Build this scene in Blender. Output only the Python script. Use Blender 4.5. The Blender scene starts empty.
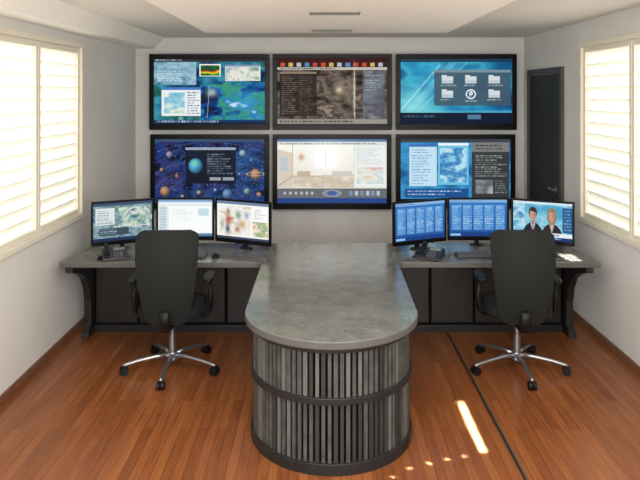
import bpy, bmesh, math, random
import numpy as np
from mathutils import Vector, Matrix
random.seed(4)
scene = bpy.context.scene
scene.view_settings.view_transform = 'Standard'
COL = scene.collection

# ------------------------------------------------------------ helpers
def lin(c):
    return tuple((v/255/12.92) if v/255 <= 0.04045 else ((v/255+0.055)/1.055)**2.4 for v in c)

def new_mat(name):
    m = bpy.data.materials.new(name); m.use_nodes = True
    nt = m.node_tree
    return m, nt, nt.nodes['Principled BSDF']

def mat(name, c, rough=0.5, metal=0.0, noise=0.0, nscale=20, bump=0.0, emit=None, es=0, spec=0.5, sheen=0.0):
    m, nt, b = new_mat(name)
    L = lin(c)
    b.inputs['Base Color'].default_value = (*L, 1)
    b.inputs['Roughness'].default_value = rough
    b.inputs['Metallic'].default_value = metal
    b.inputs['Specular IOR Level'].default_value = spec
    if sheen > 0: b.inputs['Sheen Weight'].default_value = sheen
    if emit:
        b.inputs['Emission Color'].default_value = (*lin(emit), 1)
        b.inputs['Emission Strength'].default_value = es
    if noise > 0 or bump > 0:
        tc = nt.nodes.new('ShaderNodeTexCoord')
        n = nt.nodes.new('ShaderNodeTexNoise'); n.inputs['Scale'].default_value = nscale
        n.inputs['Detail'].default_value = 4
        nt.links.new(tc.outputs['Object'], n.inputs['Vector'])
        if noise > 0:
            r = nt.nodes.new('ShaderNodeValToRGB')
            r.color_ramp.elements[0].position = 0.3; r.color_ramp.elements[1].position = 0.7
            r.color_ramp.elements[0].color = (*[v*(1-noise) for v in L], 1)
            r.color_ramp.elements[1].color = (*[min(1, v*(1+noise)) for v in L], 1)
            nt.links.new(n.outputs['Fac'], r.inputs['Fac'])
            nt.links.new(r.outputs['Color'], b.inputs['Base Color'])
        if bump > 0:
            bp = nt.nodes.new('ShaderNodeBump'); bp.inputs['Strength'].default_value = bump
            bp.inputs['Distance'].default_value = 0.01
            nt.links.new(n.outputs['Fac'], bp.inputs['Height'])
            nt.links.new(bp.outputs['Normal'], b.inputs['Normal'])
    return m

def box(bm, c, s, rz=0.0, M=None, mi=0):
    T = Matrix.Translation(Vector(c)) @ Matrix.Rotation(rz, 4, 'Z')
    if M is not None: T = Matrix.Translation(Vector(c)) @ M
    r = bmesh.ops.create_cube(bm, size=1.0, matrix=T @ Matrix.Diagonal((s[0], s[1], s[2], 1)))
    for v in r['verts']:
        for f in v.link_faces: f.material_index = mi

def cyl(bm, p1, p2, r1, r2=None, seg=20, mi=0):
    if r2 is None: r2 = r1
    p1 = Vector(p1); p2 = Vector(p2); d = p2-p1
    q = d.to_track_quat('Z', 'Y').to_matrix().to_4x4()
    r = bmesh.ops.create_cone(bm, cap_ends=True, segments=seg, radius1=r1, radius2=r2, depth=d.length,
                              matrix=Matrix.Translation((p1+p2)/2) @ q)
    for v in r['verts']:
        for f in v.link_faces: f.material_index = mi

def prism(bm, pts, a0, a1, f3, mi=0, mi_side=None):
    n = len(pts)
    A = [bm.verts.new(f3(u, v, a0)) for u, v in pts]
    B = [bm.verts.new(f3(u, v, a1)) for u, v in pts]
    fs = [bm.faces.new(A[::-1]), bm.faces.new(B)]
    for f in fs: f.material_index = mi
    for i in range(n):
        f = bm.faces.new((A[i], A[(i+1) % n], B[(i+1) % n], B[i]))
        f.material_index = mi if mi_side is None else mi_side

def tube(bm, pts, r, seg=12, sx=1.0, mi=0):
    pts = [Vector(p) for p in pts]; rings = []
    for i, p in enumerate(pts):
        d = (pts[min(i+1, len(pts)-1)] - pts[max(i-1, 0)]).normalized()
        q = d.to_track_quat('Z', 'Y')
        rr = r[i] if isinstance(r, (list, tuple)) else r
        rings.append([bm.verts.new(p + q @ Vector((math.cos(2*math.pi*k/seg)*rr*sx, math.sin(2*math.pi*k/seg)*rr, 0))) for k in range(seg)])
    for a, b in zip(rings, rings[1:]):
        for k in range(seg):
            f = bm.faces.new((a[k], a[(k+1) % seg], b[(k+1) % seg], b[k])); f.material_index = mi
    bm.faces.new(rings[0][::-1]).material_index = mi
    bm.faces.new(rings[-1]).material_index = mi

def obj(name, bm, mats, parent=None, bevel=0, smooth=False, loc=None, rz=None, kind=None, segs=2):
    bmesh.ops.recalc_face_normals(bm, faces=bm.faces)
    me = bpy.data.meshes.new(name); bm.to_mesh(me); bm.free()
    if not isinstance(mats, (list, tuple)): mats = [mats]
    for m in mats: me.materials.append(m)
    o = bpy.data.objects.new(name, me); COL.objects.link(o)
    if smooth:
        for p in me.polygons: p.use_smooth = True
    if bevel > 0:
        b = o.modifiers.new('bevel', 'BEVEL'); b.width = bevel; b.segments = segs; b.limit_method = 'ANGLE'
        b.angle_limit = math.radians(40)
    if parent: o.parent = parent
    if loc: o.location = loc
    if rz is not None: o.rotation_euler = (0, 0, rz)
    if kind: o['kind'] = kind
    return o

def empty(name, loc, label=None, cat=None, kind=None, rz=0, group=None, parent=None):
    o = bpy.data.objects.new(name, None); o.empty_display_size = 0.1
    COL.objects.link(o); o.location = loc; o.rotation_euler = (0, 0, rz)
    if label: o['label'] = label
    if cat: o['category'] = cat
    if kind: o['kind'] = kind
    if group: o['group'] = group
    if parent: o.parent = parent
    return o

def B(): return bmesh.new()

# ------------------------------------------------------------ camera: eye 2.1 m, looking along +Y
F = 640.0; H = 2.1; HY = 93.0
cam = bpy.data.cameras.new('camera'); co = bpy.data.objects.new('camera', cam); COL.objects.link(co)
co.location = (0, 0, H); co.rotation_euler = (math.radians(90), 0, 0)
cam.sensor_width = 36; cam.lens = 36; cam.shift_y = -(240-HY)/640
cam.clip_start = 0.05
scene.camera = co

# ------------------------------------------------------------ materials
M_wall = mat('wall_paint', (222, 221, 217), 0.85, noise=0.03, nscale=3)
M_back = mat('back_wall_paint', (217, 216, 212), 0.8, noise=0.03, nscale=4)
M_ceil = mat('ceiling_paint', (230, 226, 216), 0.9, noise=0.01, nscale=3)
M_panel = mat('ceiling_panel_paint', (252, 250, 242), 0.9, noise=0.01, nscale=3)
M_bezel = mat('black_plastic', (7, 7, 8), 0.35, noise=0.1, nscale=40, spec=0.2)
M_blackp = mat('soft_black_plastic', (12, 12, 13), 0.5, noise=0.1, nscale=60, spec=0.3)
M_phone = mat('dark_grey_plastic', (40, 41, 43), 0.4, noise=0.1, nscale=60, spec=0.5)
M_dark = mat('charcoal_laminate', (28, 27, 26), 0.4, noise=0.15, nscale=12)
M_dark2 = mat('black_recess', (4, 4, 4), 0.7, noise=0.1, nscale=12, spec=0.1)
M_band = mat('graphite_band', (34, 34, 34), 0.4, noise=0.1, nscale=10, spec=0.35)
M_slat = mat('grey_slat', (74, 74, 72), 0.5, noise=0.30, nscale=14, spec=0.3)
M_frame = mat('cream_window_trim', (234, 228, 211), 0.5, noise=0.02, nscale=8)
M_door = mat('dark_grey_door_paint', (50, 49, 48), 0.6, noise=0.06, nscale=6, spec=0.3)
M_doorf = mat('grey_door_frame', (74, 73, 71), 0.55, noise=0.05, nscale=6)
M_steel = mat('brushed_steel', (165, 165, 167), 0.3, 0.9, noise=0.05, nscale=50)
M_fabric = mat('charcoal_fabric', (27, 30, 29), 0.8, noise=0.25, nscale=180, bump=0.25, spec=0.3)
M_seat = mat('seat_fabric', (22, 24, 24), 0.9, noise=0.25, nscale=160, bump=0.3, spec=0.3)
M_base = mat('brown_baseboard', (120, 84, 60), 0.5, noise=0.15, nscale=12)
M_key = mat('grey_keycap', (88, 88, 92), 0.5, noise=0.1, nscale=60)
M_vent = mat('dark_vent_slot', (40, 38, 36), 0.6, noise=0.1, nscale=20)
M_ventf = mat('grey_vent_frame', (120, 118, 110), 0.6, noise=0.05, nscale=20)
M_track = mat('dark_rubber_seam', (36, 26, 20), 0.5, noise=0.1, nscale=20)
M_trackl = mat('brass_edge', (110, 92, 76), 0.4, 0.3, noise=0.1, nscale=20)

# worktop stone laminate
M_top, nt, b = new_mat('mottled_grey_laminate')
tc = nt.nodes.new('ShaderNodeTexCoord')
n1 = nt.nodes.new('ShaderNodeTexNoise'); n1.inputs['Scale'].default_value = 10; n1.inputs['Detail'].default_value = 10; n1.inputs['Roughness'].default_value = 0.7
r1 = nt.nodes.new('ShaderNodeValToRGB')
r1.color_ramp.elements[0].position = 0.3; r1.color_ramp.elements[0].color = (*lin((92, 93, 89)), 1)
r1.color_ramp.elements[1].position = 0.7; r1.color_ramp.elements[1].color = (*lin((124, 124, 118)), 1)
n2 = nt.nodes.new('ShaderNodeTexNoise'); n2.inputs['Scale'].default_value = 90; n2.inputs['Detail'].default_value = 3
m2 = nt.nodes.new('ShaderNodeMapRange'); m2.inputs['From Min'].default_value = 0.35; m2.inputs['From Max'].default_value = 0.65; m2.inputs['To Min'].default_value = 0.86; m2.inputs['To Max'].default_value = 1.12
mxx = nt.nodes.new('ShaderNodeMix'); mxx.data_type = 'RGBA'; mxx.blend_type = 'MULTIPLY'; mxx.inputs['Factor'].default_value = 1
nt.links.new(tc.outputs['Object'], n1.inputs['Vector']); nt.links.new(n1.outputs['Fac'], r1.inputs['Fac'])
nt.links.new(tc.outputs['Object'], n2.inputs['Vector']); nt.links.new(n2.outputs['Fac'], m2.inputs['Value'])
nt.links.new(r1.outputs['Color'], mxx.inputs['A']); nt.links.new(m2.outputs['Result'], mxx.inputs['B'])
nt.links.new(mxx.outputs['Result'], b.inputs['Base Color']); b.inputs['Roughness'].default_value = 0.16
b.inputs['Specular IOR Level'].default_value = 0.8
M_edge = mat('worktop_edge', (88, 87, 84), 0.35, noise=0.08, nscale=10)

# floor
M_floor, nt, b = new_mat('strip_wood_floor')
tc = nt.nodes.new('ShaderNodeTexCoord'); mp = nt.nodes.new('ShaderNodeMapping')
mp.inputs['Rotation'].default_value = (0, 0, math.radians(90))
nt.links.new(tc.outputs['Object'], mp.inputs['Vector'])
br = nt.nodes.new('ShaderNodeTexBrick')
br.inputs['Scale'].default_value = 1; br.inputs['Brick Width'].default_value = 1.0; br.inputs['Row Height'].default_value = 0.058
br.inputs['Mortar Size'].default_value = 0.0014; br.offset = 0.37; br.inputs['Bias'].default_value = 0.0
br.inputs['Color1'].default_value = (*lin((147, 88, 48)), 1); br.inputs['Color2'].default_value = (*lin((122, 69, 36)), 1)
br.inputs['Mortar'].default_value = (*lin((66, 35, 18)), 1)
nt.links.new(mp.outputs['Vector'], br.inputs['Vector'])
mp2 = nt.nodes.new('ShaderNodeMapping'); mp2.inputs['Scale'].default_value = (36, 1.4, 1)
nt.links.new(tc.outputs['Object'], mp2.inputs['Vector'])
gn = nt.nodes.new('ShaderNodeTexNoise'); gn.inputs['Scale'].default_value = 2; gn.inputs['Detail'].default_value = 6
nt.links.new(mp2.outputs['Vector'], gn.inputs['Vector'])
mr = nt.nodes.new('ShaderNodeMapRange'); mr.inputs['From Min'].default_value = 0.3; mr.inputs['From Max'].default_value = 0.7; mr.inputs['To Min'].default_value = 0.74; mr.inputs['To Max'].default_value = 1.2
nt.links.new(gn.outputs['Fac'], mr.inputs['Value'])
mx = nt.nodes.new('ShaderNodeMix'); mx.data_type = 'RGBA'; mx.blend_type = 'MULTIPLY'; mx.inputs['Factor'].default_value = 1
nt.links.new(br.outputs['Color'], mx.inputs['A']); nt.links.new(mr.outputs['Result'], mx.inputs['B'])
nt.links.new(mx.outputs['Result'], b.inputs['Base Color']); b.inputs['Roughness'].default_value = 0.3
bp = nt.nodes.new('ShaderNodeBump'); bp.inputs['Strength'].default_value = 0.12; bp.inputs['Distance'].default_value = 0.004
nt.links.new(gn.outputs['Fac'], bp.inputs['Height']); nt.links.new(bp.outputs['Normal'], b.inputs['Normal'])

# louver (thin translucent painted blade)
M_louv = bpy.data.materials.new('white_louver'); M_louv.use_nodes = True
nt = M_louv.node_tree; nt.nodes.clear()
out = nt.nodes.new('ShaderNodeOutputMaterial'); d = nt.nodes.new('ShaderNodeBsdfDiffuse'); t = nt.nodes.new('ShaderNodeBsdfTranslucent')
ms = nt.nodes.new('ShaderNodeMixShader'); ms.inputs[0].default_value = 0.44
d.inputs['Color'].default_value = (0.93, 0.92, 0.87, 1); t.inputs['Color'].default_value = (0.94, 0.92, 0.85, 1)
nt.links.new(d.outputs[0], ms.inputs[1]); nt.links.new(t.outputs[0], ms.inputs[2]); nt.links.new(ms.outputs[0], out.inputs[0])

# screens: colour attribute drives emission
M_scr, nt, b = new_mat('lit_display')
at = nt.nodes.new('ShaderNodeAttribute'); at.attribute_name = 'Col'
b.inputs['Base Color'].default_value = (0.005, 0.005, 0.005, 1); b.inputs['Roughness'].default_value = 0.5
b.inputs['Specular IOR Level'].default_value = 0.05
nt.links.new(at.outputs['Color'], b.inputs['Emission Color']); b.inputs['Emission Strength'].default_value = 1.05

# ------------------------------------------------------------ room
XL, XR, YB, ZC, YF = -2.16, 2.39, 7.5, 2.75, -0.6
bm = B(); box(bm, ((XL+XR)/2, (YB+YF)/2, -0.05), (XR-XL+0.4, YB-YF+0.4, 0.1)); obj('floor', bm, M_floor, kind='structure')
bm = B(); box(bm, ((XL+XR)/2, (YB+YF)/2, ZC+0.05), (XR-XL+0.4, YB-YF+0.4, 0.1)); obj('ceiling', bm, M_ceil, kind='structure')
bm = B(); box(bm, ((XL+XR)/2, YB+0.1, ZC/2), (XR-XL, 0.2, ZC)); obj('wall_back', bm, M_back, kind='structure')

def side_wall(name, X, sgn, y0, y1, z0, z1):
    T = 0.2; cx = X + sgn*T/2
    bm = B()
    for (a0, a1, c0, c1) in ((YF, y0, 0, ZC), (y1, YB, 0, ZC), (y0, y1, 0, z0), (y0, y1, z1, ZC)):
        box(bm, (cx, (a0+a1)/2, (c0+c1)/2), (T, a1-a0, c1-c0))
    obj(name, bm, M_wall, kind='structure')

WL = (3.22, 5.74, 1.02, 2.50); WR = (3.1, 5.80, 0.98, 2.51)
side_wall('wall_left', XL, -1, *WL); side_wall('wall_right', XR, 1, *WR)

def window(name, X, sgn, y0, y1, z0, z1, npan):
    e = empty(name, (X, (y0+y1)/2, z0), kind='structure')
    yc = (y0+y1)/2
    def L(x, y, z): return (x-X, y-yc, z-z0)
    bm = B(); w = 0.045; xi = X - sgn*0.012
    box(bm, L(xi, yc, z1+w/2), (0.03, y1-y0+2*w, w)); box(bm, L(xi, yc, z0-w/2), (0.03, y1-y0+2*w, w))
    box(bm, L(xi, y0-w/2, (z0+z1)/2), (0.03, w, z1-z0)); box(bm, L(xi, y1+w/2, (z0+z1)/2), (0.03, w, z1-z0))
    obj('window_frame', bm, M_frame, e, bevel=0.005)
    pw = (y1-y0)/npan
    for i in range(npan):
        a = y0+i*pw+0.004; b_ = y0+(i+1)*pw-0.004; st = 0.036; x = X+sgn*0.015
        bm = B()
        for (u0, u1, v0, v1) in ((a, a+st, z0, z1), (b_-st, b_, z0, z1), (a+st, b_-st, z0, z0+0.045), (a+st, b_-st, z1-0.045, z1)):
            box(bm, L(x, (u0+u1)/2, (v0+v1)/2), (0.04, u1-u0, v1-v0))
        p = obj('shutter_panel', bm, M_frame, e, bevel=0.004)
        bm = B(); n = 14; zz0 = z0+0.045; zz1 = z1-0.045; pit = (zz1-zz0)/n
        for k in range(n):
            M = Matrix.Rotation(sgn*math.radians(65), 4, 'Y')
            box(bm, L(x+sgn*0.025, (a+b_)/2, zz0+pit*(k+0.5)), (pit*1.09, b_-a-2*st-0.004, 0.009), M=M)
        obj('louvers', bm, M_louv, p, bevel=0.003)
window('window_1', XL, -1, *WL, 3)
window('window_2', XR, 1, *WR, 3)

# ceiling panel, vents, cornice
ZP = 2.64
bm = B(); prism(bm, [(-1.20, ZC), (-1.02, ZP), (1.14, ZP), (1.32, ZC)], YF, 5.75, lambda u, v, a: (u, a, v)); obj('trim_1', bm, M_panel, kind='structure', bevel=0.004)
bm = B(); prism(bm, [(XL, ZC), (XL, ZC-0.13), (XL+0.22, ZC-0.13), (XL+0.34, ZC)], YF, YB, lambda u, v, a: (u, a, v)); obj('trim_2', bm, M_panel, kind='structure', bevel=0.004)
for Yv in (4.32, 5.5):
    e = empty('ceiling_vent', (0.1, Yv, ZP), 'slim linear air vent slot in white ceiling panel', 'vent', group='ceiling air vents')
    bm = B()
    for s in (-1, 1):
        box(bm, (0, s*0.045, -0.004), (0.34, 0.012, 0.008)); box(bm, (s*0.164, 0, -0.004), (0.012, 0.08, 0.008))
    box(bm, (0, 0, -0.001), (0.32, 0.08, 0.002), mi=1)
    obj('vent_frame', bm, [M_ventf, M_vent], e)
    bm = B()
    for k in range(2): box(bm, (0, -0.013+0.026*k, -0.005), (0.316, 0.005, 0.006))
    obj('vent_slats', bm, M_ventf, e)

# baseboards, floor seam
for nm, X, s in (('baseboard_left', XL, 1), ('baseboard_right', XR, -1)):
    bm = B(); box(bm, (X+s*0.008, (YF+YB)/2 if s > 0 else (YF+6.2)/2, 0.03), (0.016, YB-YF if s > 0 else 6.2-YF, 0.06)); obj(nm, bm, M_base, kind='structure', bevel=0.003)
bm = B(); box(bm, (0, YB-0.008, 0.03), (4.2, 0.016, 0.06)); obj('baseboard_back', bm, M_base, kind='structure', bevel=0.003)
bm = B(); box(bm, (1.115, 3.4, 0.002), (0.014, 4.5, 0.004)); box(bm, (1.127, 3.4, 0.003), (0.010, 4.5, 0.006), mi=1)
obj('trim_3', bm, [M_track, M_trackl], kind='structure')

# door on right wall
e = empty('door_1', (XR, 6.78, 0), kind='structure')
bm = B()
box(bm, (-0.015, -0.49, 1.18), (0.03, 0.06, 2.36)); box(bm, (-0.015, 0.49, 1.18), (0.03, 0.06, 2.36)); box(bm, (-0.015, 0, 2.33), (0.03, 0.92, 0.06))
obj('door_frame', bm, M_doorf, e, bevel=0.004)
bm = B(); box(bm, (-0.010, 0, 1.15), (0.02, 0.90, 2.29)); obj('door_leaf', bm, M_door, e, bevel=0.004)
bm = B(); cyl(bm, (-0.02, -0.36, 1.13), (-0.028, -0.36, 1.13), 0.03); cyl(bm, (-0.028, -0.36, 1.13), (-0.06, -0.36, 1.13), 0.01); cyl(bm, (-0.06, -0.37, 1.13), (-0.06, -0.25, 1.13), 0.011)
obj('door_handle', bm, M_steel, e, smooth=False)

# ------------------------------------------------------------ canvas for displays
class Canvas:
    def __init__(s, w, h, col=(0, 0, 0)):
        s.w, s.h = w, h; s.a = np.zeros((h, w, 3)); s.a[:] = col
        s.Y, s.X = np.mgrid[0:h, 0:w]; s.X = (s.X+0.5)/w; s.Y = (s.Y+0.5)/h
    def m(s, x0, y0, x1, y1): return (s.X >= x0) & (s.X < x1) & (s.Y >= y0) & (s.Y < y1)
    def put(s, m, col, al=1.0): s.a[m] = s.a[m]*(1-al)+np.array(col)*al; return s
    def rect(s, x0, y0, x1, y1, col, al=1.0): return s.put(s.m(x0, y0, x1, y1), col, al)
    def grad(s, x0, y0, x1, y1, c0, c1, horiz=False):
        m = s.m(x0, y0, x1, y1); t = ((s.X-x0)/(x1-x0) if horiz else (s.Y-y0)/(y1-y0))[m][:, None]
        s.a[m] = np.array(c0)*(1-t)+np.array(c1)*t; return s
    def ell(s, cx, cy, rx, ry, col, al=1.0): return s.put(((s.X-cx)/rx)**2+((s.Y-cy)/ry)**2 < 1, col, al)
    def glow(s, cx, cy, rx, ry, col, al=1.0):
        t = (np.exp(-(((s.X-cx)/rx)**2+((s.Y-cy)/ry)**2))*al)[:, :, None]; s.a = s.a*(1-t)+np.array(col)*t; return s
    def planet(s, cx, cy, rx, ry, col):
        q = ((s.X-cx)/rx)**2+((s.Y-cy)/ry)**2; m = q < 1
        sh = np.clip(0.35+0.9*np.sqrt(np.clip(1-q, 0, 1))*(1-0.6*((s.X-cx)/rx+(s.Y-cy)/ry+1)/2), 0.1, 1.2)
        s.a[m] = (np.array(col)[None, :]*sh[m][:, None]); return s
    def ring(s, cx, cy, rx, ry, th, col, al=1.0):
        q = np.sqrt(((s.X-cx)/rx)**2+((s.Y-cy)/ry)**2); return s.put(abs(q-1) < th, col, al)
    def line(s, x0, y0, x1, y1, th, col, al=1.0):
        dx, dy = x1-x0, y1-y0; L2 = dx*dx+dy*dy+1e-9
        t = np.clip(((s.X-x0)*dx+(s.Y-y0)*dy)/L2, 0, 1)
        return s.put(((s.X-x0-t*dx)**2+((s.Y-y0-t*dy)*0.57)**2) < th*th, col, al)
    def ns(s, sc, seed, octv=4):
        rs = np.random.RandomState(seed); out = np.zeros((s.h, s.w)); amp = 1; tot = 0
        for o in range(octv):
            n = int(sc*2**o)+2; g = rs.rand(n+1, n+1)
            xx = s.X*(n-1); yy = s.Y*(n-1); xi = xx.astype(int); yi = yy.astype(int); fx = xx-xi; fy = yy-yi
            fx = fx*fx*(3-2*fx); fy = fy*fy*(3-2*fy)
            v = (g[yi, xi]*(1-fx)+g[yi, xi+1]*fx)*(1-fy)+(g[yi+1, xi]*(1-fx)+g[yi+1, xi+1]*fx)*fy
            out += v*amp; tot += amp; amp *= 0.6
        return out/tot
    def cloud(s, x0, y0, x1, y1, cols, sc=4, seed=0, lo=0.25, hi=0.75):
        m = s.m(x0, y0, x1, y1); t = np.clip((s.ns(sc, seed)-lo)/(hi-lo), 0, 0.9999)[m]*(len(cols)-1)
        i = t.astype(int); f = (t-i)[:, None]; c = np.array(cols, float)
        s.a[m] = c[i]*(1-f)+c[i+1]*f; return s
    def txt(s, x0, y0, x1, y1, col, rows, seed=0, al=0.9):
        rs = random.Random(seed); rh = (y1-y0)/rows
        for r in range(rows):
            x = x0; end = x0+(x1-x0)*rs.uniform(0.5, 1)
            while x < end:
                w = rs.uniform(0.01, 0.04); s.rect(x, y0+r*rh+rh*0.25, min(x+w, x1), y0+r*rh+rh*0.25+max(rh*0.45, 1.0/s.h), col, al*rs.uniform(0.5, 1)); x += w+0.008
        return s

def screen_obj(cv, w, h, parent, loc, rx=0):
    nx, ny = cv.w, cv.h
    xs = np.linspace(-w/2, w/2, nx+1); zs = np.linspace(h/2, -h/2, ny+1)
    XX, ZZ = np.meshgrid(xs, zs)
    V = np.stack([XX.ravel(), np.zeros(XX.size), ZZ.ravel()], 1)
    j, i = np.mgrid[0:ny, 0:nx]; a = (j*(nx+1)+i).ravel()
    Fc = np.stack([a, a+nx+1, a+nx+2, a+1], 1)
    me = bpy.data.meshes.new('screen'); me.from_pydata(V.tolist(), [], Fc.tolist())
    c = np.clip(cv.a, 0, 255).reshape(-1, 3)/255
    c = np.where(c <= 0.04045, c/12.92, ((c+0.055)/1.055)**2.4)
    c = np.repeat(np.concatenate([c, np.ones((len(c), 1))], 1), 4, axis=0)
    ca = me.color_attributes.new('Col', 'FLOAT_COLOR', 'CORNER'); ca.data.foreach_set('color', c.ravel().astype(np.float32))
    me.materials.append(M_scr)
    o = bpy.data.objects.new('screen', me); COL.objects.link(o); o.parent = parent; o.location = loc
    return o

def cv_tv1():
    c = Canvas(176, 100)
    c.cloud(0, 0, 1, 1, [(6, 26, 60), (18, 80, 120), (60, 150, 170), (24, 80, 70), (120, 180, 180)], 3, 3)
    c.grad(0, 0, 1, .05, (30, 34, 40), (60, 66, 74)); c.txt(.01, .0, .4, .05, (200, 205, 210), 1, 1)
    c.cloud(0, .05, .38, .40, [(90, 140, 165), (160, 195, 205), (50, 100, 140)], 5, 9)
    c.txt(.03, .1, .34, .36, (210, 230, 236), 7, 3, .6)
    c.rect(.41, .08, .60, .27, (235, 235, 225)); c.cloud(.42, .10, .59, .26, [(20, 90, 40), (30, 140, 50), (230, 220, 50), (230, 110, 20), (30, 60, 40), (20, 110, 60)], 6, 12)
    c.rect(.64, .09, .96, .34, (225, 228, 220)); c.cloud(.65, .13, .95, .33, [(215, 225, 215), (130, 170, 170), (235, 230, 215), (110, 150, 140)], 6, 21); c.rect(.64, .09, .96, .12, (120, 140, 170))
    c.cloud(.42, .40, .80, .95, [(8, 24, 50), (10, 60, 130), (30, 130, 170), (70, 150, 80), (20, 90, 150), (60, 150, 210)], 5, 33)
    c.cloud(.62, .36, 1, .94, [(6, 40, 100), (16, 90, 160), (60, 150, 110), (30, 120, 190), (210, 226, 230)], 5, 34)
    c.glow(.84, .62, .09, .16, (60, 160, 220), .5)
    c.glow(.52, .52, .05, .07, (230, 240, 235), .7); c.line(.5, .42, .48, .9, .003, (220, 235, 240), .6)
    c.rect(.07, .44, .42, .88, (228, 234, 236)); c.rect(.07, .44, .42, .48, (70, 120, 190))
    c.cloud(.09, .52, .28, .84, [(200, 225, 235), (110, 180, 210), (235, 235, 220), (150, 190, 170)], 5, 40); c.txt(.30, .5, .41, .86, (90, 110, 130), 9, 5)
    c.grad(0, .94, 1, 1, (20, 60, 110), (10, 30, 60)); c.txt(.02, .94, .6, 1, (180, 200, 220), 1, 2)
    return c
def cv_tv2():
    c = Canvas(176, 100)
    c.cloud(0, 0, 1, 1, [(30, 24, 24), (76, 64, 58), (116, 102, 92), (58, 48, 46), (140, 126, 114)], 7, 5)
    c.glow(.56, .5, .10, .22, (160, 144, 118), .5); c.ring(.56, .5, .12, .2, .03, (150, 170, 150), .3); c.glow(.56, .48, .03, .05, (230, 216, 180), .8)
    c.rect(0, 0, 1, .06, (60, 22, 24)); c.rect(0, .06, 1, .13, (48, 30, 34))
    for k in range(13): c.rect(.03+k*.074, .065, .07+k*.074, .125, [(220, 90, 50), (230, 200, 90), (200, 210, 220), (90, 150, 210), (200, 80, 60)][k % 5], .85)
    c.rect(0, .13, 1, .17, (190, 186, 176)); c.txt(.02, .13, .8, .17, (60, 50, 50), 1, 7)
    c.rect(.02, .20, .36, .88, (36, 28, 28), .8); c.rect(.02, .20, .36, .235, (140, 120, 100)); c.txt(.04, .26, .18, .86, (205, 190, 160), 20, 8, .6); c.txt(.20, .26, .35, .86, (196, 160, 120), 20, 9, .5)
    c.line(.70, .2, .705, .92, .003, (220, 215, 200), .7); c.glow(.7, .5, .012, .4, (235, 230, 215), .6)
    c.cloud(.78, .18, .98, .92, [(110, 118, 130), (80, 80, 88), (140, 146, 150)], 5, 77); c.txt(.80, .24, .96, .5, (200, 205, 210), 7, 10, .6)
    c.rect(0, .93, 1, 1, (150, 146, 138)); c.txt(.02, .93, .9, 1, (70, 60, 56), 1, 11)
    return c
def cv_tv3():
    c = Canvas(176, 100)
    c.cloud(0, .0, 1, 1, [(10, 60, 110), (24, 120, 170), (60, 170, 200), (16, 80, 130)], 2, 14)
    c.glow(.1, .75, .25, .3, (150, 225, 225), .7)
    c.line(0, .95, .50, .0, .03, (170, 230, 235), .3); c.line(0, .8, .35, .1, .005, (240, 255, 250), .5); c.line(.05, 1, .6, .05, .005, (160, 230, 230), .5)
    c.rect(0, 0, 1, .05, (36, 60, 80)); c.glow(.95, .1, .15, .2, (10, 50, 90), .6)
    c.rect(.30, .17, .99, .72, (66, 88, 102), .9); c.rect(.30, .17, .99, .21, (120, 140, 150))
    for r in range(2):
        for k in range(3):
            if r == 1 and k == 1: continue
            x = .37+k*.21; y = .27+r*.22
            c.rect(x, y, x+.10, y+.11, (206, 214, 218)); c.rect(x, y-.015, x+.045, y, (206, 214, 218)); c.rect(x, y+.06, x+.10, y+.11, (186, 196, 202)); c.txt(x-.01, y+.12, x+.13, y+.16, (225, 225, 230), 1, k+r*3, .6)
    c.ring(.63, .545, .040, .068, .13, (225, 235, 240)); c.line(.622, .515, .622, .585, .005, (235, 240, 245)); c.ring(.632, .53, .012, .02, .4, (235, 240, 245)); c.txt(.58, .63, .7, .67, (225, 225, 230), 1, 17, .6)
    c.rect(0, .80, 1, .83, (110, 190, 205), .5); c.rect(0, .83, 1, 1, (12, 26, 46)); c.txt(.02, .86, .5, .92, (90, 130, 160), 1, 4, .7); c.rect(.60, .86, .72, .93, (80, 120, 150))
    return c
def cv_tv4():
    c = Canvas(176, 100)
    c.cloud(0, 0, 1, 1, [(2, 4, 18), (8, 24, 66), (22, 54, 116), (46, 46, 96), (4, 12, 42)], 6, 17)
    c.glow(.85, .45, .2, .4, (60, 110, 160), .45); c.glow(.15, .6, .12, .3, (90, 70, 120), .4); c.glow(.5, .9, .3, .2, (60, 90, 140), .4)
    rs = random.Random(3)
    for k in range(300): c.ell(rs.random(), rs.random(), .003, .005, (190, 205, 240), rs.uniform(.3, .8))
    for k in range(7): c.ring(.5, 1.15, .35+.12*k, .45+.13*k, .004, (150, 170, 200), .35)
    cols = [(180, 140, 106), (150, 176, 200), (180, 140, 112), (106, 140, 190), (146, 140, 180), (180, 166, 126), (124, 164, 164), (170, 114, 96)]
    for k, (x, y, r) in enumerate(((.09, .82, .045), (.80, .22, .032), (.92, .55, .050), (.66, .86, .045), (.13, .24, .03), (.40, .84, .02), (.84, .82, .03), (.20, .58, .018), (.06, .48, .018), (.55, .80, .014), (.95, .87, .022), (.88, .33, .016), (.77, .55, .014), (.25, .9, .016))):
        c.planet(x, y, r, r*1.77, cols[k % 8])
    c.ring(.92, .55, .08, .028, .12, (200, 186, 156), .7)
    c.rect(.28, .13, .74, .70, (20, 26, 40), .9); c.rect(.28, .13, .74, .17, (150, 165, 185)); c.planet(.37, .42, .065, .12, (80, 170, 220)); c.glow(.36, .38, .03, .05, (130, 210, 140), .8)
    c.txt(.48, .22, .72, .56, (190, 200, 215), 9, 4, .6); c.rect(.50, .60, .60, .65, (150, 156, 166)); c.rect(.62, .60, .72, .65, (150, 156, 166))
    c.rect(0, 0, 1, .04, (60, 80, 110)); c.rect(0, .94, 1, 1, (30, 60, 120))
    return c
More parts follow.
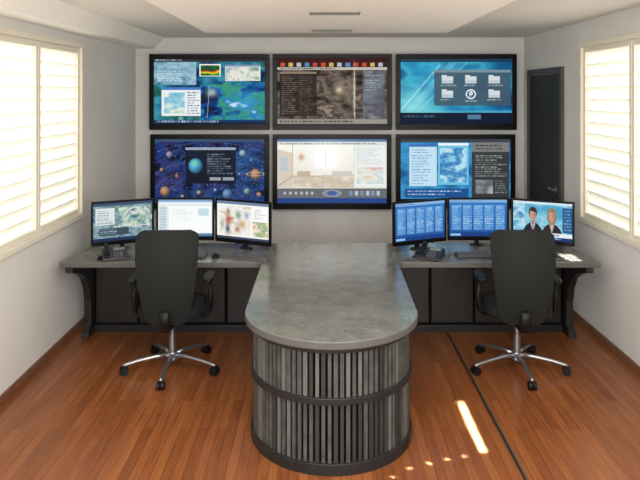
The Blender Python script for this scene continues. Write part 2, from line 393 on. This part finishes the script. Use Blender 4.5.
def cv_tv5():
    c = Canvas(176, 100, (222, 222, 210))
    c.rect(0, 0, 1, .04, (90, 120, 160)); c.rect(0, .04, 1, .09, (216, 218, 214)); c.txt(.02, .045, .9, .09, (120, 126, 132), 1, 2)
    c.grad(.0, .09, .70, .76, (244, 243, 233), (222, 216, 202)); c.glow(.45, .3, .16, .22, (255, 255, 252), .9)
    c.put((c.X < .14) & (c.Y > .09) & (c.Y < .76) & (c.Y > .16+c.X*.4), (208, 194, 178), .8); c.rect(.03, .28, .09, .5, (176, 196, 206), .8)
    c.line(.14, .09, .14, .6, .003, (180, 164, 146)); c.line(.0, .74, .14, .58, .004, (170, 140, 116)); c.line(.14, .58, .70, .56, .003, (186, 168, 148))
    c.rect(.34, .16, .54, .44, (253, 254, 252)); c.line(.44, .16, .44, .44, .002, (206, 212, 212)); c.rect(.18, .50, .30, .62, (186, 164, 142), .8); c.rect(.50, .50, .68, .62, (204, 196, 186), .9); c.glow(.22, .28, .025, .05, (190, 140, 110), .8)
    c.cloud(.15, .58, .70, .76, [(222, 212, 196), (200, 184, 164), (236, 228, 214)], 5, 90); c.txt(.16, .64, .66, .74, (190, 172, 152), 3, 22, .5)
    c.rect(.71, .10, .99, .74, (232, 236, 234)); c.txt(.73, .13, .98, .4, (140, 150, 160), 9, 6, .6); c.cloud(.73, .44, .97, .70, [(230, 234, 232), (190, 206, 212), (236, 230, 218), (206, 186, 170)], 6, 8)
    c.rect(0, .77, 1, .92, (104, 106, 112))
    for k in range(6): c.ell(.07+k*.05, .845, .012, .024, (190, 190, 194))
    c.ell(.5, .845, .09, .06, (140, 146, 156)); c.ell(.5, .845, .05, .035, (70, 96, 150))
    for k in range(6): c.rect(.66+k*.05, .81, .69+k*.05, .88, (190, 190, 196) if k % 2 else (120, 146, 180))
    c.rect(0, .92, 1, 1, (40, 70, 130))
    return c
def cv_tv6():
    c = Canvas(176, 100)
    c.cloud(0, 0, 1, 1, [(20, 90, 150), (60, 150, 200), (20, 70, 120)], 3, 22)
    c.rect(0, 0, 1, .05, (60, 66, 76))
    c.rect(.08, .08, .33, .74, (190, 220, 236)); c.rect(.08, .08, .33, .12, (60, 110, 180)); c.txt(.10, .15, .31, .72, (90, 140, 190), 13, 4, .7)
    c.rect(.34, .06, .62, .72, (110, 190, 222)); c.rect(.34, .06, .62, .10, (230, 240, 245)); c.cloud(.36, .14, .60, .68, [(90, 170, 210), (190, 228, 240), (50, 120, 180), (140, 200, 226)], 5, 29)
    c.rect(.65, .05, .99, .94, (54, 56, 58)); c.rect(.65, .05, .99, .20, (120, 120, 120)); c.txt(.68, .08, .97, .18, (40, 40, 40), 2, 5); c.txt(.68, .24, .97, .60, (180, 184, 186), 10, 5, .7); c.cloud(.68, .64, .84, .86, [(140, 150, 154), (90, 96, 100), (190, 196, 196)], 5, 30); c.txt(.86, .64, .97, .86, (150, 160, 166), 6, 51, .7)
    c.rect(.04, .78, .62, .92, (30, 80, 140)); c.txt(.06, .80, .6, .9, (190, 215, 240), 2, 6); c.rect(0, .94, 1, 1, (12, 20, 34))
    return c
def cv_m1():
    c = Canvas(112, 66)
    c.cloud(0, 0, 1, 1, [(50, 84, 110), (150, 176, 186), (90, 124, 120), (190, 204, 208)], 4, 31)
    c.rect(0, 0, 1, .08, (60, 80, 110)); c.rect(.04, .14, .36, .58, (214, 222, 224)); c.txt(.06, .18, .34, .56, (110, 120, 130), 7, 1)
    c.cloud(.42, .14, .96, .70, [(60, 110, 140), (150, 180, 160), (216, 222, 216), (40, 70, 100)], 6, 32); c.rect(.1, .66, .6, .86, (60, 76, 90)); c.txt(.12, .68, .58, .84, (180, 200, 210), 3, 31); c.rect(0, .92, 1, 1, (30, 50, 90))
    return c
def cv_m2():
    c = Canvas(112, 66, (224, 232, 232))
    c.rect(0, 0, 1, .06, (120, 160, 200)); c.rect(0, .06, 1, .14, (226, 232, 234)); c.rect(.02, .18, .16, .9, (206, 220, 226)); c.txt(.03, .2, .15, .88, (140, 160, 176), 9, 2, .6)
    c.rect(.20, .18, .98, .9, (243, 246, 245)); c.txt(.24, .24, .7, .6, (196, 204, 210), 6, 3, .7); c.rect(.74, .24, .94, .44, (190, 218, 226)); c.rect(0, .93, 1, 1, (90, 120, 160))
    return c
def cv_m3():
    c = Canvas(112, 66, (240, 241, 237))
    c.rect(0, 0, 1, .07, (110, 130, 160))
    c.cloud(.04, .12, .66, .90, [(222, 224, 216), (242, 242, 238), (220, 212, 190), (176, 190, 180)], 6, 46)
    c.glow(.22, .28, .03, .07, (110, 76, 58), .9); c.glow(.22, .30, .02, .045, (206, 164, 138), .9); c.glow(.22, .50, .05, .13, (170, 76, 58), .9); c.glow(.29, .46, .04, .04, (184, 96, 74), .7); c.glow(.21, .75, .04, .12, (60, 72, 104), .9)
    for x, y, rx, ry, col in ((.42, .36, .05, .10, (110, 136, 110)), (.50, .60, .06, .11, (196, 154, 100)), (.58, .36, .04, .08, (130, 156, 184)), (.40, .74, .05, .08, (156, 106, 82)), (.10, .62, .03, .12, (150, 160, 130))):
        c.glow(x, y, rx, ry, col, .85)
    c.rect(.70, .12, .98, .46, (248, 248, 246)); c.txt(.72, .16, .96, .44, (150, 150, 152), 5, 4, .7); c.cloud(.70, .50, .98, .90, [(230, 214, 150), (150, 170, 130), (242, 236, 214), (200, 140, 90)], 5, 43); c.rect(0, .94, 1, 1, (60, 70, 90))
    return c
def cv_m45(seed):
    c = Canvas(112, 66)
    c.grad(0, 0, 1, 1, (50, 116, 190), (30, 80, 150)); c.rect(0, 0, 1, .08, (130, 176, 216)); c.txt(.02, .01, .6, .07, (30, 60, 110), 1, seed)
    for k in range(5):
        x = .04+k*.19; c.rect(x, .14, x+.165, .84, (90, 156, 214), .7); c.txt(x+.01, .16, x+.155, .82, (210, 230, 245), 14, seed+k, .75)
    c.rect(0, .9, 1, 1, (24, 60, 130)); c.rect(.02, .92, .2, .98, (140, 190, 230))
    return c
def cv_m6():
    c = Canvas(160, 94)
    c.cloud(0, 0, 1, 1, [(70, 160, 196), (150, 206, 222), (40, 110, 160)], 2, 60); c.rect(0, 0, 1, .06, (206, 226, 236)); c.cloud(.0, .06, .20, .78, [(90, 170, 205), (190, 224, 236), (60, 130, 180)], 4, 61); c.rect(.84, .12, 1, .78, (36, 90, 140)); c.txt(.86, .16, .98, .74, (190, 220, 235), 7, 2, .6)
    for cx, hair, suit, shirt in ((.34, (62, 46, 38), (34, 38, 52), (206, 206, 214)), (.66, (150, 122, 88), (44, 40, 46), (194, 176, 170))):
        if cx > .5: c.ell(cx, .38, .082, .20, hair)
        c.put((((c.X-cx)/.19)**2+((c.Y-1.0)/.44)**2 < 1), suit)
        c.put((abs(c.X-cx) < .040*(1-(c.Y-.56)/.27)) & (c.Y > .56) & (c.Y < .82), shirt)
        c.line(cx-.05, .58, cx-.004, .84, .005, tuple(v*1.4 for v in suit)); c.line(cx+.05, .58, cx+.004, .84, .005, tuple(v*1.4 for v in suit))
        if cx < .5: c.put((abs(c.X-cx) < .009) & (c.Y > .60) & (c.Y < .80), (120, 44, 50))
        c.rect(cx-.026, .46, cx+.026, .60, (166, 126, 106)); c.ell(cx, .31, .070, .165, hair); c.ell(cx, .36, .056, .150, (196, 154, 130))
        c.glow(cx+.035, .38, .020, .1, (160, 116, 94), .7); c.glow(cx-.045, .38, .012, .1, (170, 126, 104), .5); c.glow(cx-.015, .32, .025, .05, (222, 184, 160), .7)
        c.put((((c.X-cx)/.07)**2+((c.Y-.29)/.15)**2 < 1) & (c.Y < .27+.5*(c.X-cx)), hair)
        for s in (-1, 1):
            c.glow(cx+s*.022, .335, .012, .018, (110, 80, 66), .6); c.rect(cx+s*.022-.006, .334, cx+s*.022+.006, .348, (60, 46, 42))
        c.glow(cx+.004, .385, .008, .022, (170, 124, 100), .8); c.rect(cx-.017, .435, cx+.017, .448, (150, 82, 76))
    c.rect(0, .81, 1, .91, (226, 232, 238)); c.rect(0, .81, .18, .91, (180, 40, 40)); c.txt(.21, .82, .9, .90, (50, 60, 80), 1, 5); c.rect(0, .91, 1, 1, (20, 60, 120)); c.txt(.03, .92, .9, .99, (200, 215, 230), 1, 6)
    return c

# ------------------------------------------------------------ wall televisions
def px2(px, Y): return (px-320)/F*Y
def pz2(py, Y): return H-(py-HY)*Y/F
YT = 7.38
tvs = [(149, 269.5, 54, 130, cv_tv1(), 'weather and satellite map windows'), (272.5, 392, 54, 130, cv_tv2(), 'brown data columns and icon bar'),
       (396, 517, 54, 130, cv_tv3(), 'blue desktop with folder icons'), (150, 269, 134.5, 209, cv_tv4(), 'blue space scene with planets'),
       (272.5, 391.5, 134.5, 209.5, cv_tv5(), 'pale interior picture and toolbar'), (396, 515.5, 134.5, 209, cv_tv6(), 'blue windows and dark side panel')]
for x0, x1, y0, y1, cv, desc in tvs:
    X0, X1, Z1, Z0 = px2(x0, YT), px2(x1, YT), pz2(y0, YT), pz2(y1, YT)
    w, h = X1-X0, Z1-Z0
    e = empty('wall_television', ((X0+X1)/2, YT, (Z0+Z1)/2), 'large black flat wall screen showing '+desc, 'television', group='wall of large flat screens')
    bm = B(); bz = 0.055
    box(bm, (0, 0.02, h/2-bz/2), (w, 0.04, bz)); box(bm, (0, 0.02, -h/2+bz*0.65), (w, 0.04, bz*1.3))
    box(bm, (-w/2+bz/2, 0.02, 0), (bz, 0.04, h-2*bz)); box(bm, (w/2-bz/2, 0.02, 0), (bz, 0.04, h-2*bz))
    box(bm, (0, 0.05, 0), (w-0.02, 0.05, h-0.02))
    obj('bezel', bm, M_bezel, e, bevel=0.004)
    screen_obj(cv, w-2*bz, h-2.3*bz, e, (0, 0.012, bz*0.15))
    bm = B(); box(bm, (0, 0.0975, 0), (0.5, 0.045, 0.3)); obj('wall_bracket', bm, M_blackp, e)

# ------------------------------------------------------------ worktop and desk
PX, PR, PY = 0.07, 0.535, 4.0
ZT0, ZT1 = 0.705, 0.75
pts = [(-2.08, 5.10)]
def arc(cx, cy, r, a0, a1, n): return [(cx+r*math.cos(math.radians(a0+(a1-a0)*i/n)), cy+r*math.sin(math.radians(a0+(a1-a0)*i/n))) for i in range(n+1)]
fr = 0.05
pts += arc(PX-PR-fr, 5.10-fr, fr, 90, 0, 6)
pts += arc(PX, PY, PR, 180, 360, 48)
pts += arc(PX+PR+fr+0.02, 5.10-fr, fr, 180, 90, 6)
pts += [(2.24, 5.10), (2.20, 5.76), (-2.0, 5.76)]
bm = B(); prism(bm, pts, ZT0, ZT1, lambda u, v, a: (u, v, a), 0, 1)
o = obj('worktop', bm, [M_top, M_edge], bevel=0.006)
o['label'] = 'grey mottled laminate worktop with long rounded peninsula'; o['category'] = 'countertop'

def stadium(r, cy=PY, yend=5.6, n=48):
    return arc(PX, cy, r, 180, 360, n)+[(PX+r, yend), (PX-r, yend)]
e = empty('peninsula_base', (PX, PY, 0), 'rounded dark desk base with two tiers of vertical slats', 'desk base')
def loc(pts): return [(u-PX, v-PY) for u, v in pts]
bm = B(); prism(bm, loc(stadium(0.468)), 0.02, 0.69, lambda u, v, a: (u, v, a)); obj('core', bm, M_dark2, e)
for z0, z1, r in ((0.0, 0.065, 0.498), (0.385, 0.425, 0.498), (0.672, 0.705, 0.50)):
    bm = B(); prism(bm, loc(stadium(r)), z0, z1, lambda u, v, a: (u, v, a)); obj('band', bm, M_band, e, bevel=0.004)
M_slat2 = mat('dark_grey_slat', (50, 50, 49), 0.5, noise=0.1, nscale=10, spec=0.3)
M_slat3 = mat('light_grey_slat', (98, 98, 94), 0.5, noise=0.1, nscale=10, spec=0.3)
def slats(z0, z1, seed):
    rs = random.Random(seed)
    bm = B(); r = 0.477
    zc, hz = (z0+z1)/2, z1-z0
    Lh = math.pi*r/2; pitch = 2*Lh/44
    for i in range(44):
        a = -math.pi+(i+0.5)*pitch/r
        box(bm, (r*math.cos(a), r*math.sin(a), zc), (0.014, rs.choice((0.019, 0.022, 0.024)), hz), rz=a, mi=rs.choice((0, 0, 1, 2)))
    y = pitch/2
    while y < 1.56:
        for sg in (-1, 1): box(bm, (sg*r, y, zc), (0.014, 0.022, hz), mi=rs.choice((0, 0, 1, 2)))
        y += pitch
    return bm
for z0, z1, sd in ((0.065, 0.385, 5), (0.425, 0.672, 9)): obj('slat_panel', slats(z0, z1, sd), [M_slat, M_slat2, M_slat3], e)

def wing(x0, x1, xs, sgn):
    e = empty('desk_wing', ((x0+x1)/2, 5.6, 0), 'dark desk frame with curved side panel and panelled back', 'desk frame', group='desk wings under the worktop')
    cx = (x0+x1)/2
    out = [(5.12, 0.70), (5.74, 0.70), (5.74, 0.0), (5.46, 0.0), (5.47, 0.05), (5.53, 0.10), (5.53, 0.30), (5.50, 0.42), (5.43, 0.53), (5.31, 0.60), (5.12, 0.66)]
    bm = B(); prism(bm, out, xs-0.03-cx, xs+0.03-cx, lambda u, v, a: (a, u-5.6, v)); obj('side_panel', bm, M_dark, e, bevel=0.005)
    a, b_ = (x0, x1)
    bm = B(); box(bm, ((a+b_)/2-cx, 0.06, 0.375), (b_-a, 0.025, 0.65)); obj('back_panel', bm, M_dark2, e)
    n = 4; w = (b_-a)/n
    for i in range(n):
        bm = B(); box(bm, (a+w*(i+.5)-cx, 0.035, 0.37), (w-0.02, 0.02, 0.58)); obj('fascia', bm, M_dark, e, bevel=0.006)
    bm = B(); box(bm, ((a+b_)/2-cx, 0.05, 0.03), (b_-a, 0.05, 0.06)); box(bm, ((a+b_)/2-cx, 0.03, 0.685), (b_-a, 0.06, 0.03)); obj('rail', bm, M_band, e, bevel=0.003)
wing(-1.98, -0.44, -2.01, -1); wing(0.58, 2.13, 2.16, 1)

# ------------------------------------------------------------ desk monitors
def monitor(x0, y0, x1, y1, cv, desc, grp):
    w = math.hypot(x1-x0, y1-y0); h = 0.375; rz = math.atan2(y1-y0, x1-x0); cx, cy = (x0+x1)/2, (y0+y1)/2
    e = empty('desk_monitor', (cx, cy, 0.7505), 'black desktop monitor showing '+desc, 'monitor', rz=rz, group=grp)
    zc = 0.055+h/2; bz = 0.018
    bm = B()
    box(bm, (0, 0.01, zc+h/2-bz/2), (w, 0.02, bz)); box(bm, (0, 0.01, zc-h/2+bz), (w, 0.02, bz*2))
    box(bm, (-w/2+bz/2, 0.01, zc), (bz, 0.02, h-2*bz)); box(bm, (w/2-bz/2, 0.01, zc), (bz, 0.02, h-2*bz)); box(bm, (0, 0.025, zc), (w-0.01, 0.025, h-0.01))
    obj('bezel', bm, M_bezel, e, bevel=0.003)
    screen_obj(cv, w-2*bz, h-3*bz, e, (0, 0.006, zc+bz*.5))
    bm = B(); box(bm, (0, 0.060, 0.12), (0.035, 0.035, 0.22)); obj('stand_neck', bm, M_blackp, e, bevel=0.004)
    bm = B(); prism(bm, [(0.06*math.cos(t*math.pi/12), 0.07+0.035*math.sin(t*math.pi/12)) for t in range(24)], 0, 0.010, lambda u, v, a: (u, v, a)); obj('stand_foot', bm, M_blackp, e, bevel=0.003)
g1 = 'monitors on one desk wing'; g2 = 'monitors on other desk wing'
monitor(-1.925, 5.38, -1.452, 5.60, cv_m1(), 'a map and document windows', g1)
monitor(-1.440, 5.62, -0.930, 5.62, cv_m2(), 'a pale document page', g1)
monitor(-0.918, 5.60, -0.418, 5.38, cv_m3(), 'a colourful illustrated page', g1)
monitor(0.620, 5.38, 1.108, 5.60, cv_m45(1), 'blue data tables', g2)
monitor(1.120, 5.62, 1.660, 5.62, cv_m45(20), 'blue data tables', g2)
monitor(1.672, 5.60, 2.14, 5.38, cv_m6(), 'two news presenters at a desk', g2)

# ------------------------------------------------------------ phones, keyboards, mice
M_lcd = mat('phone_lcd', (120, 130, 124), 0.3, noise=0.05)
def phone(x, y, rz):
    e = empty('desk_phone', (x, y, 0.75), 'dark grey corded desk telephone with keypad', 'telephone', rz=rz, group='desk telephones')
    bm = B(); prism(bm, [(-0.10, 0), (0.10, 0), (0.10, 0.065), (0.06, 0.065), (-0.10, 0.022)], -0.10, 0.10, lambda u, v, a: (a, u, v)); obj('phone_body', bm, M_phone, e, bevel=0.006)
    bm = B(); sl = math.atan2(0.043, 0.16); M = Matrix.Rotation(sl, 4, 'X')
    for r in range(4):
        for k in range(3): box(bm, (0.0+k*0.024, -0.075+r*0.022, 0.0315+r*0.0059), (0.017, 0.014, 0.006), M=M)
    obj('keypad', bm, M_key, e)
    bm = B(); box(bm, (0.035, 0.042, 0.0635), (0.09, 0.04, 0.004), M=M); obj('display', bm, M_lcd, e)
    bm = B(); tube(bm, [(-0.065, -0.10, 0.050), (-0.065, -0.095, 0.062), (-0.065, -0.05, 0.078), (-0.065, 0.0, 0.088), (-0.065, 0.05, 0.094), (-0.065, 0.085, 0.09), (-0.065, 0.095, 0.08)], [0.02, 0.024, 0.016, 0.014, 0.016, 0.024, 0.02], sx=1.0)
    obj('handset', bm, M_blackp, e, smooth=True)
    bm = B(); pts = [(-0.11-0.02*math.sin(t/3)+0.006*math.cos(t*2), -0.08+t*0.0035, 0.008+0.006*abs(math.sin(t*2))) for t in range(44)]
    tube(bm, pts, 0.0035, seg=6); obj('cord', bm, M_blackp, e, smooth=True)
phone(-1.68, 5.24, 0.35); phone(0.90, 5.24, -0.45)

def keyboard(x, y, rz):
    e = empty('keyboard', (x, y, 0.75), 'slim dark computer keyboard with grey keys', 'keyboard', rz=rz, group='keyboards')
    bm = B(); prism(bm, [(-0.07, 0), (0.07, 0), (0.07, 0.022), (-0.07, 0.012)], -0.21, 0.21, lambda u, v, a: (a, u, v)); obj('keyboard_body', bm, M_phone, e, bevel=0.003)
    bm = B()
    for r in range(5):
        for k in range(18): box(bm, (-0.187+k*0.022, -0.052+r*0.026, 0.0155+r*0.0019), (0.018, 0.02, 0.008))
    obj('keycaps', bm, M_key, e)
keyboard(1.33, 5.28, 0.0); keyboard(-1.15, 5.28, 0)
def mouse(x, y, rz):
    e = empty('computer_mouse', (x, y, 0.75), 'small black computer mouse', 'mouse', rz=rz, group='computer mice')
    bm = B(); r = bmesh.ops.create_uvsphere(bm, u_segments=20, v_segments=12, radius=1.0)
    for v in bm.verts: v.co = Vector((v.co.x*0.032, v.co.y*0.055, max(0, v.co.z)*0.034+0.001))
    obj('mouse_shell', bm, M_blackp, e, smooth=True)
    bm = B(); cyl(bm, (-0.004, 0.028, 0.030), (0.004, 0.028, 0.030), 0.008, seg=12); obj('scroll_wheel', bm, M_key, e)
mouse(-0.86, 5.27, 0.1); mouse(1.66, 5.24, -0.1)

# ------------------------------------------------------------ office chairs
def chair(x, y, rot, label, ws):
    E = empty('office_chair', (x, y, 0), label, 'chair', group='office swivel chairs')
    bm = B(); cyl(bm, (0, 0, 0.075), (0, 0, 0.13), 0.045, 0.035, 24)
    hub = obj('base', bm, M_steel, E, bevel=0.004)
    for a in (-90, -18, 54, 126, 198):
        a = math.radians(a)
        def P(r, z, s=0): return (r*math.cos(a)-s*math.sin(a), r*math.sin(a)+s*math.cos(a), z)
        bm = B(); tube(bm, [P(0.03, 0.105), P(0.12, 0.108), P(0.25, 0.092), P(0.345, 0.072), P(0.365, 0.068)], [0.021, 0.019, 0.015, 0.013, 0.011], seg=10, sx=1.0)
        obj('leg', bm, M_steel, hub, smooth=True)
        bm = B()
        for s in (-0.016, 0.016):
            t = Vector((-math.sin(a), math.cos(a), 0)); c = Vector(P(0.355, 0.031)); cyl(bm, c+t*(s-0.010), c+t*(s+0.010), 0.031, seg=22)
        cyl(bm, P(0.355, 0.03), P(0.355, 0.062), 0.009, seg=10)
        box(bm, P(0.355, 0.045), (0.045, 0.012, 0.03), rz=a)
        obj('caster', bm, M_blackp, hub)
    bm = B(); cyl(bm, (0, 0, 0.13), (0, 0, 0.26), 0.027, seg=24); cyl(bm, (0, 0, 0.26), (0, 0, 0.375), 0.018, seg=20); obj('gas_column', bm, M_steel, E)
    bm = B(); box(bm, (0, -0.02, 0.395), (0.17, 0.26, 0.05)); cyl(bm, (0.08, 0.02, 0.39), (0.22, 0.02, 0.385), 0.007, seg=8); box(bm, (0.225, 0.02, 0.385), (0.04, 0.025, 0.012))
    obj('tilt_mechanism', bm, M_blackp, E, bevel=0.008, rz=rot)
    bm = B(); out = []
    for k in range(40):
        t = 2*math.pi*k/40; c, s = math.cos(t), math.sin(t)
        out.append((0.245*math.copysign(abs(c)**0.5, c), 0.03+0.235*math.copysign(abs(s)**0.5, s)))
    prism(bm, out, 0.425, 0.510, lambda u, v, a: (u, v, a)); obj('seat', bm, M_seat, E, bevel=0.03, segs=4, rz=rot)
    prof = [(0.0, 0.10), (0.025, 0.132), (0.08, 0.152), (0.25, 0.172), (0.45, 0.192), (0.65, 0.206), (0.82, 0.212), (0.92, 0.208), (0.965, 0.196), (0.99, 0.176), (1.0, 0.150)]
    bm = B(); zb, zt = 0.42, 1.105; nu = 18; rows = []
    for v, w in prof:
        row = []; w *= ws
        for i in range(nu+1):
            u = -1+2*i/nu; xx = w*u; z = zb+(zt-zb)*v
            yy = -0.245 - 0.075*math.sin(v*math.pi*0.95) + 1.7*xx*xx - 0.03*v + (0.02 if v > 0.9 else 0)
            row.append(bm.verts.new((xx, yy+0.03, z - 0.015*(u*u)*(1 if v > .96 else 0))))
        rows.append(row)
    for a_, b_ in zip(rows, rows[1:]):
        for i in range(nu): bm.faces.new((a_[i], a_[i+1], b_[i+1], b_[i]))
    o = obj('backrest', bm, M_fabric, E, smooth=True, rz=rot)
    m = o.modifiers.new('s', 'SOLIDIFY'); m.thickness = 0.05; m.offset = 0
    m = o.modifiers.new('b', 'BEVEL'); m.width = 0.020; m.segments = 4; m.limit_method = 'ANGLE'; m.angle_limit = math.radians(50)
    bm = B(); tube(bm, [(0, -0.10, 0.392), (0, -0.20, 0.385), (0, -0.275, 0.39), (0, -0.315, 0.45), (0, -0.335, 0.54)], [0.02, 0.02, 0.02, 0.018, 0.014], sx=2.2); obj('back_support', bm, M_blackp, E, smooth=True, rz=rot)
    for s in (-1, 1):
        bm = B(); tube(bm, [(s*0.16, 0.0, 0.408), (s*0.245, 0.0, 0.405), (s*0.280, 0.0, 0.44), (s*0.290, -0.01, 0.55), (s*0.285, -0.01, 0.68)], [0.014, 0.015, 0.017, 0.017, 0.017], sx=1.6)
        arm = obj('armrest', bm, M_blackp, E, smooth=True, rz=rot)
        bm = B(); out = [(s*0.278+0.04*math.copysign(abs(math.cos(t))**0.6, math.cos(t)), 0.01+0.125*math.copysign(abs(math.sin(t))**0.6, math.sin(t))) for t in [2*math.pi*k/24 for k in range(24)]]
        prism(bm, out, 0.68, 0.710, lambda u, v, a: (u, v, a)); obj('arm_pad', bm, M_blackp, arm, bevel=0.01, segs=3)
chair(-1.125, 4.88, math.radians(3), 'charcoal fabric swivel chair with chrome star base, near the plain end', 1.02)
chair(1.50, 4.88, math.radians(-6), 'charcoal fabric swivel chair with chrome star base, near the floor seam', 1.03)

# ------------------------------------------------------------ lights
w = bpy.data.worlds.new('world'); scene.world = w; w.use_nodes = True
w.node_tree.nodes['Background'].inputs[0].default_value = (1.0, 0.99, 0.97, 1); w.node_tree.nodes['Background'].inputs[1].default_value = 1.6
def area(name, loc_, rot, sx, sy, power, col=(1, 1, 1), spread=180):
    l = bpy.data.lights.new(name, 'AREA'); l.shape = 'RECTANGLE'; l.size = sx; l.size_y = sy; l.energy = power; l.color = col; l.spread = math.radians(spread)
    o = bpy.data.objects.new(name, l); COL.objects.link(o); o.location = loc_; o.rotation_euler = rot; return o
area('daylight_left', (XL-0.9, 4.48, 2.3), (0, math.radians(-75), 0), 2.0, 3.4, 88, (1, 0.985, 0.95))
area('daylight_right', (XR+0.9, 4.45, 2.3), (0, math.radians(75), 0), 2.0, 3.4, 88, (1, 0.985, 0.95))
area('ceiling_fill', (0.1, 2.3, 2.62), (0, 0, 0), 1.8, 1.8, 66, (1, 0.985, 0.96))  # fill lamp added under the ceiling, out of view, to brighten the interior
area('rear_fill', (0.1, -0.3, 1.9), (math.radians(103), 0, 0), 3.6, 1.4, 125, (1, 0.99, 0.97))  # added soft fill behind the camera, lifts back wall and ceiling; no fixture
sp = (0.5, 0.75, 1.0)
area('sun_beam', (0.955, 4.05, 2.3), (0, 0, 0), 0.045, 0.62, 3.8, sp, 1)
area('sun_beam', (2.05, 5.25, 2.3), (0, 0, 0), 0.12, 0.22, 0.7, (1, 0.95, 0.86), 1)
for i, (x, y) in enumerate(((0.40, 3.50), (0.50, 3.58), (0.62, 3.63), (0.73, 3.67), (0.83, 3.70))):
    area('sun_fleck', (x, y, 2.3), (0, 0, 0), 0.03, 0.01, 0.035, sp, 1)
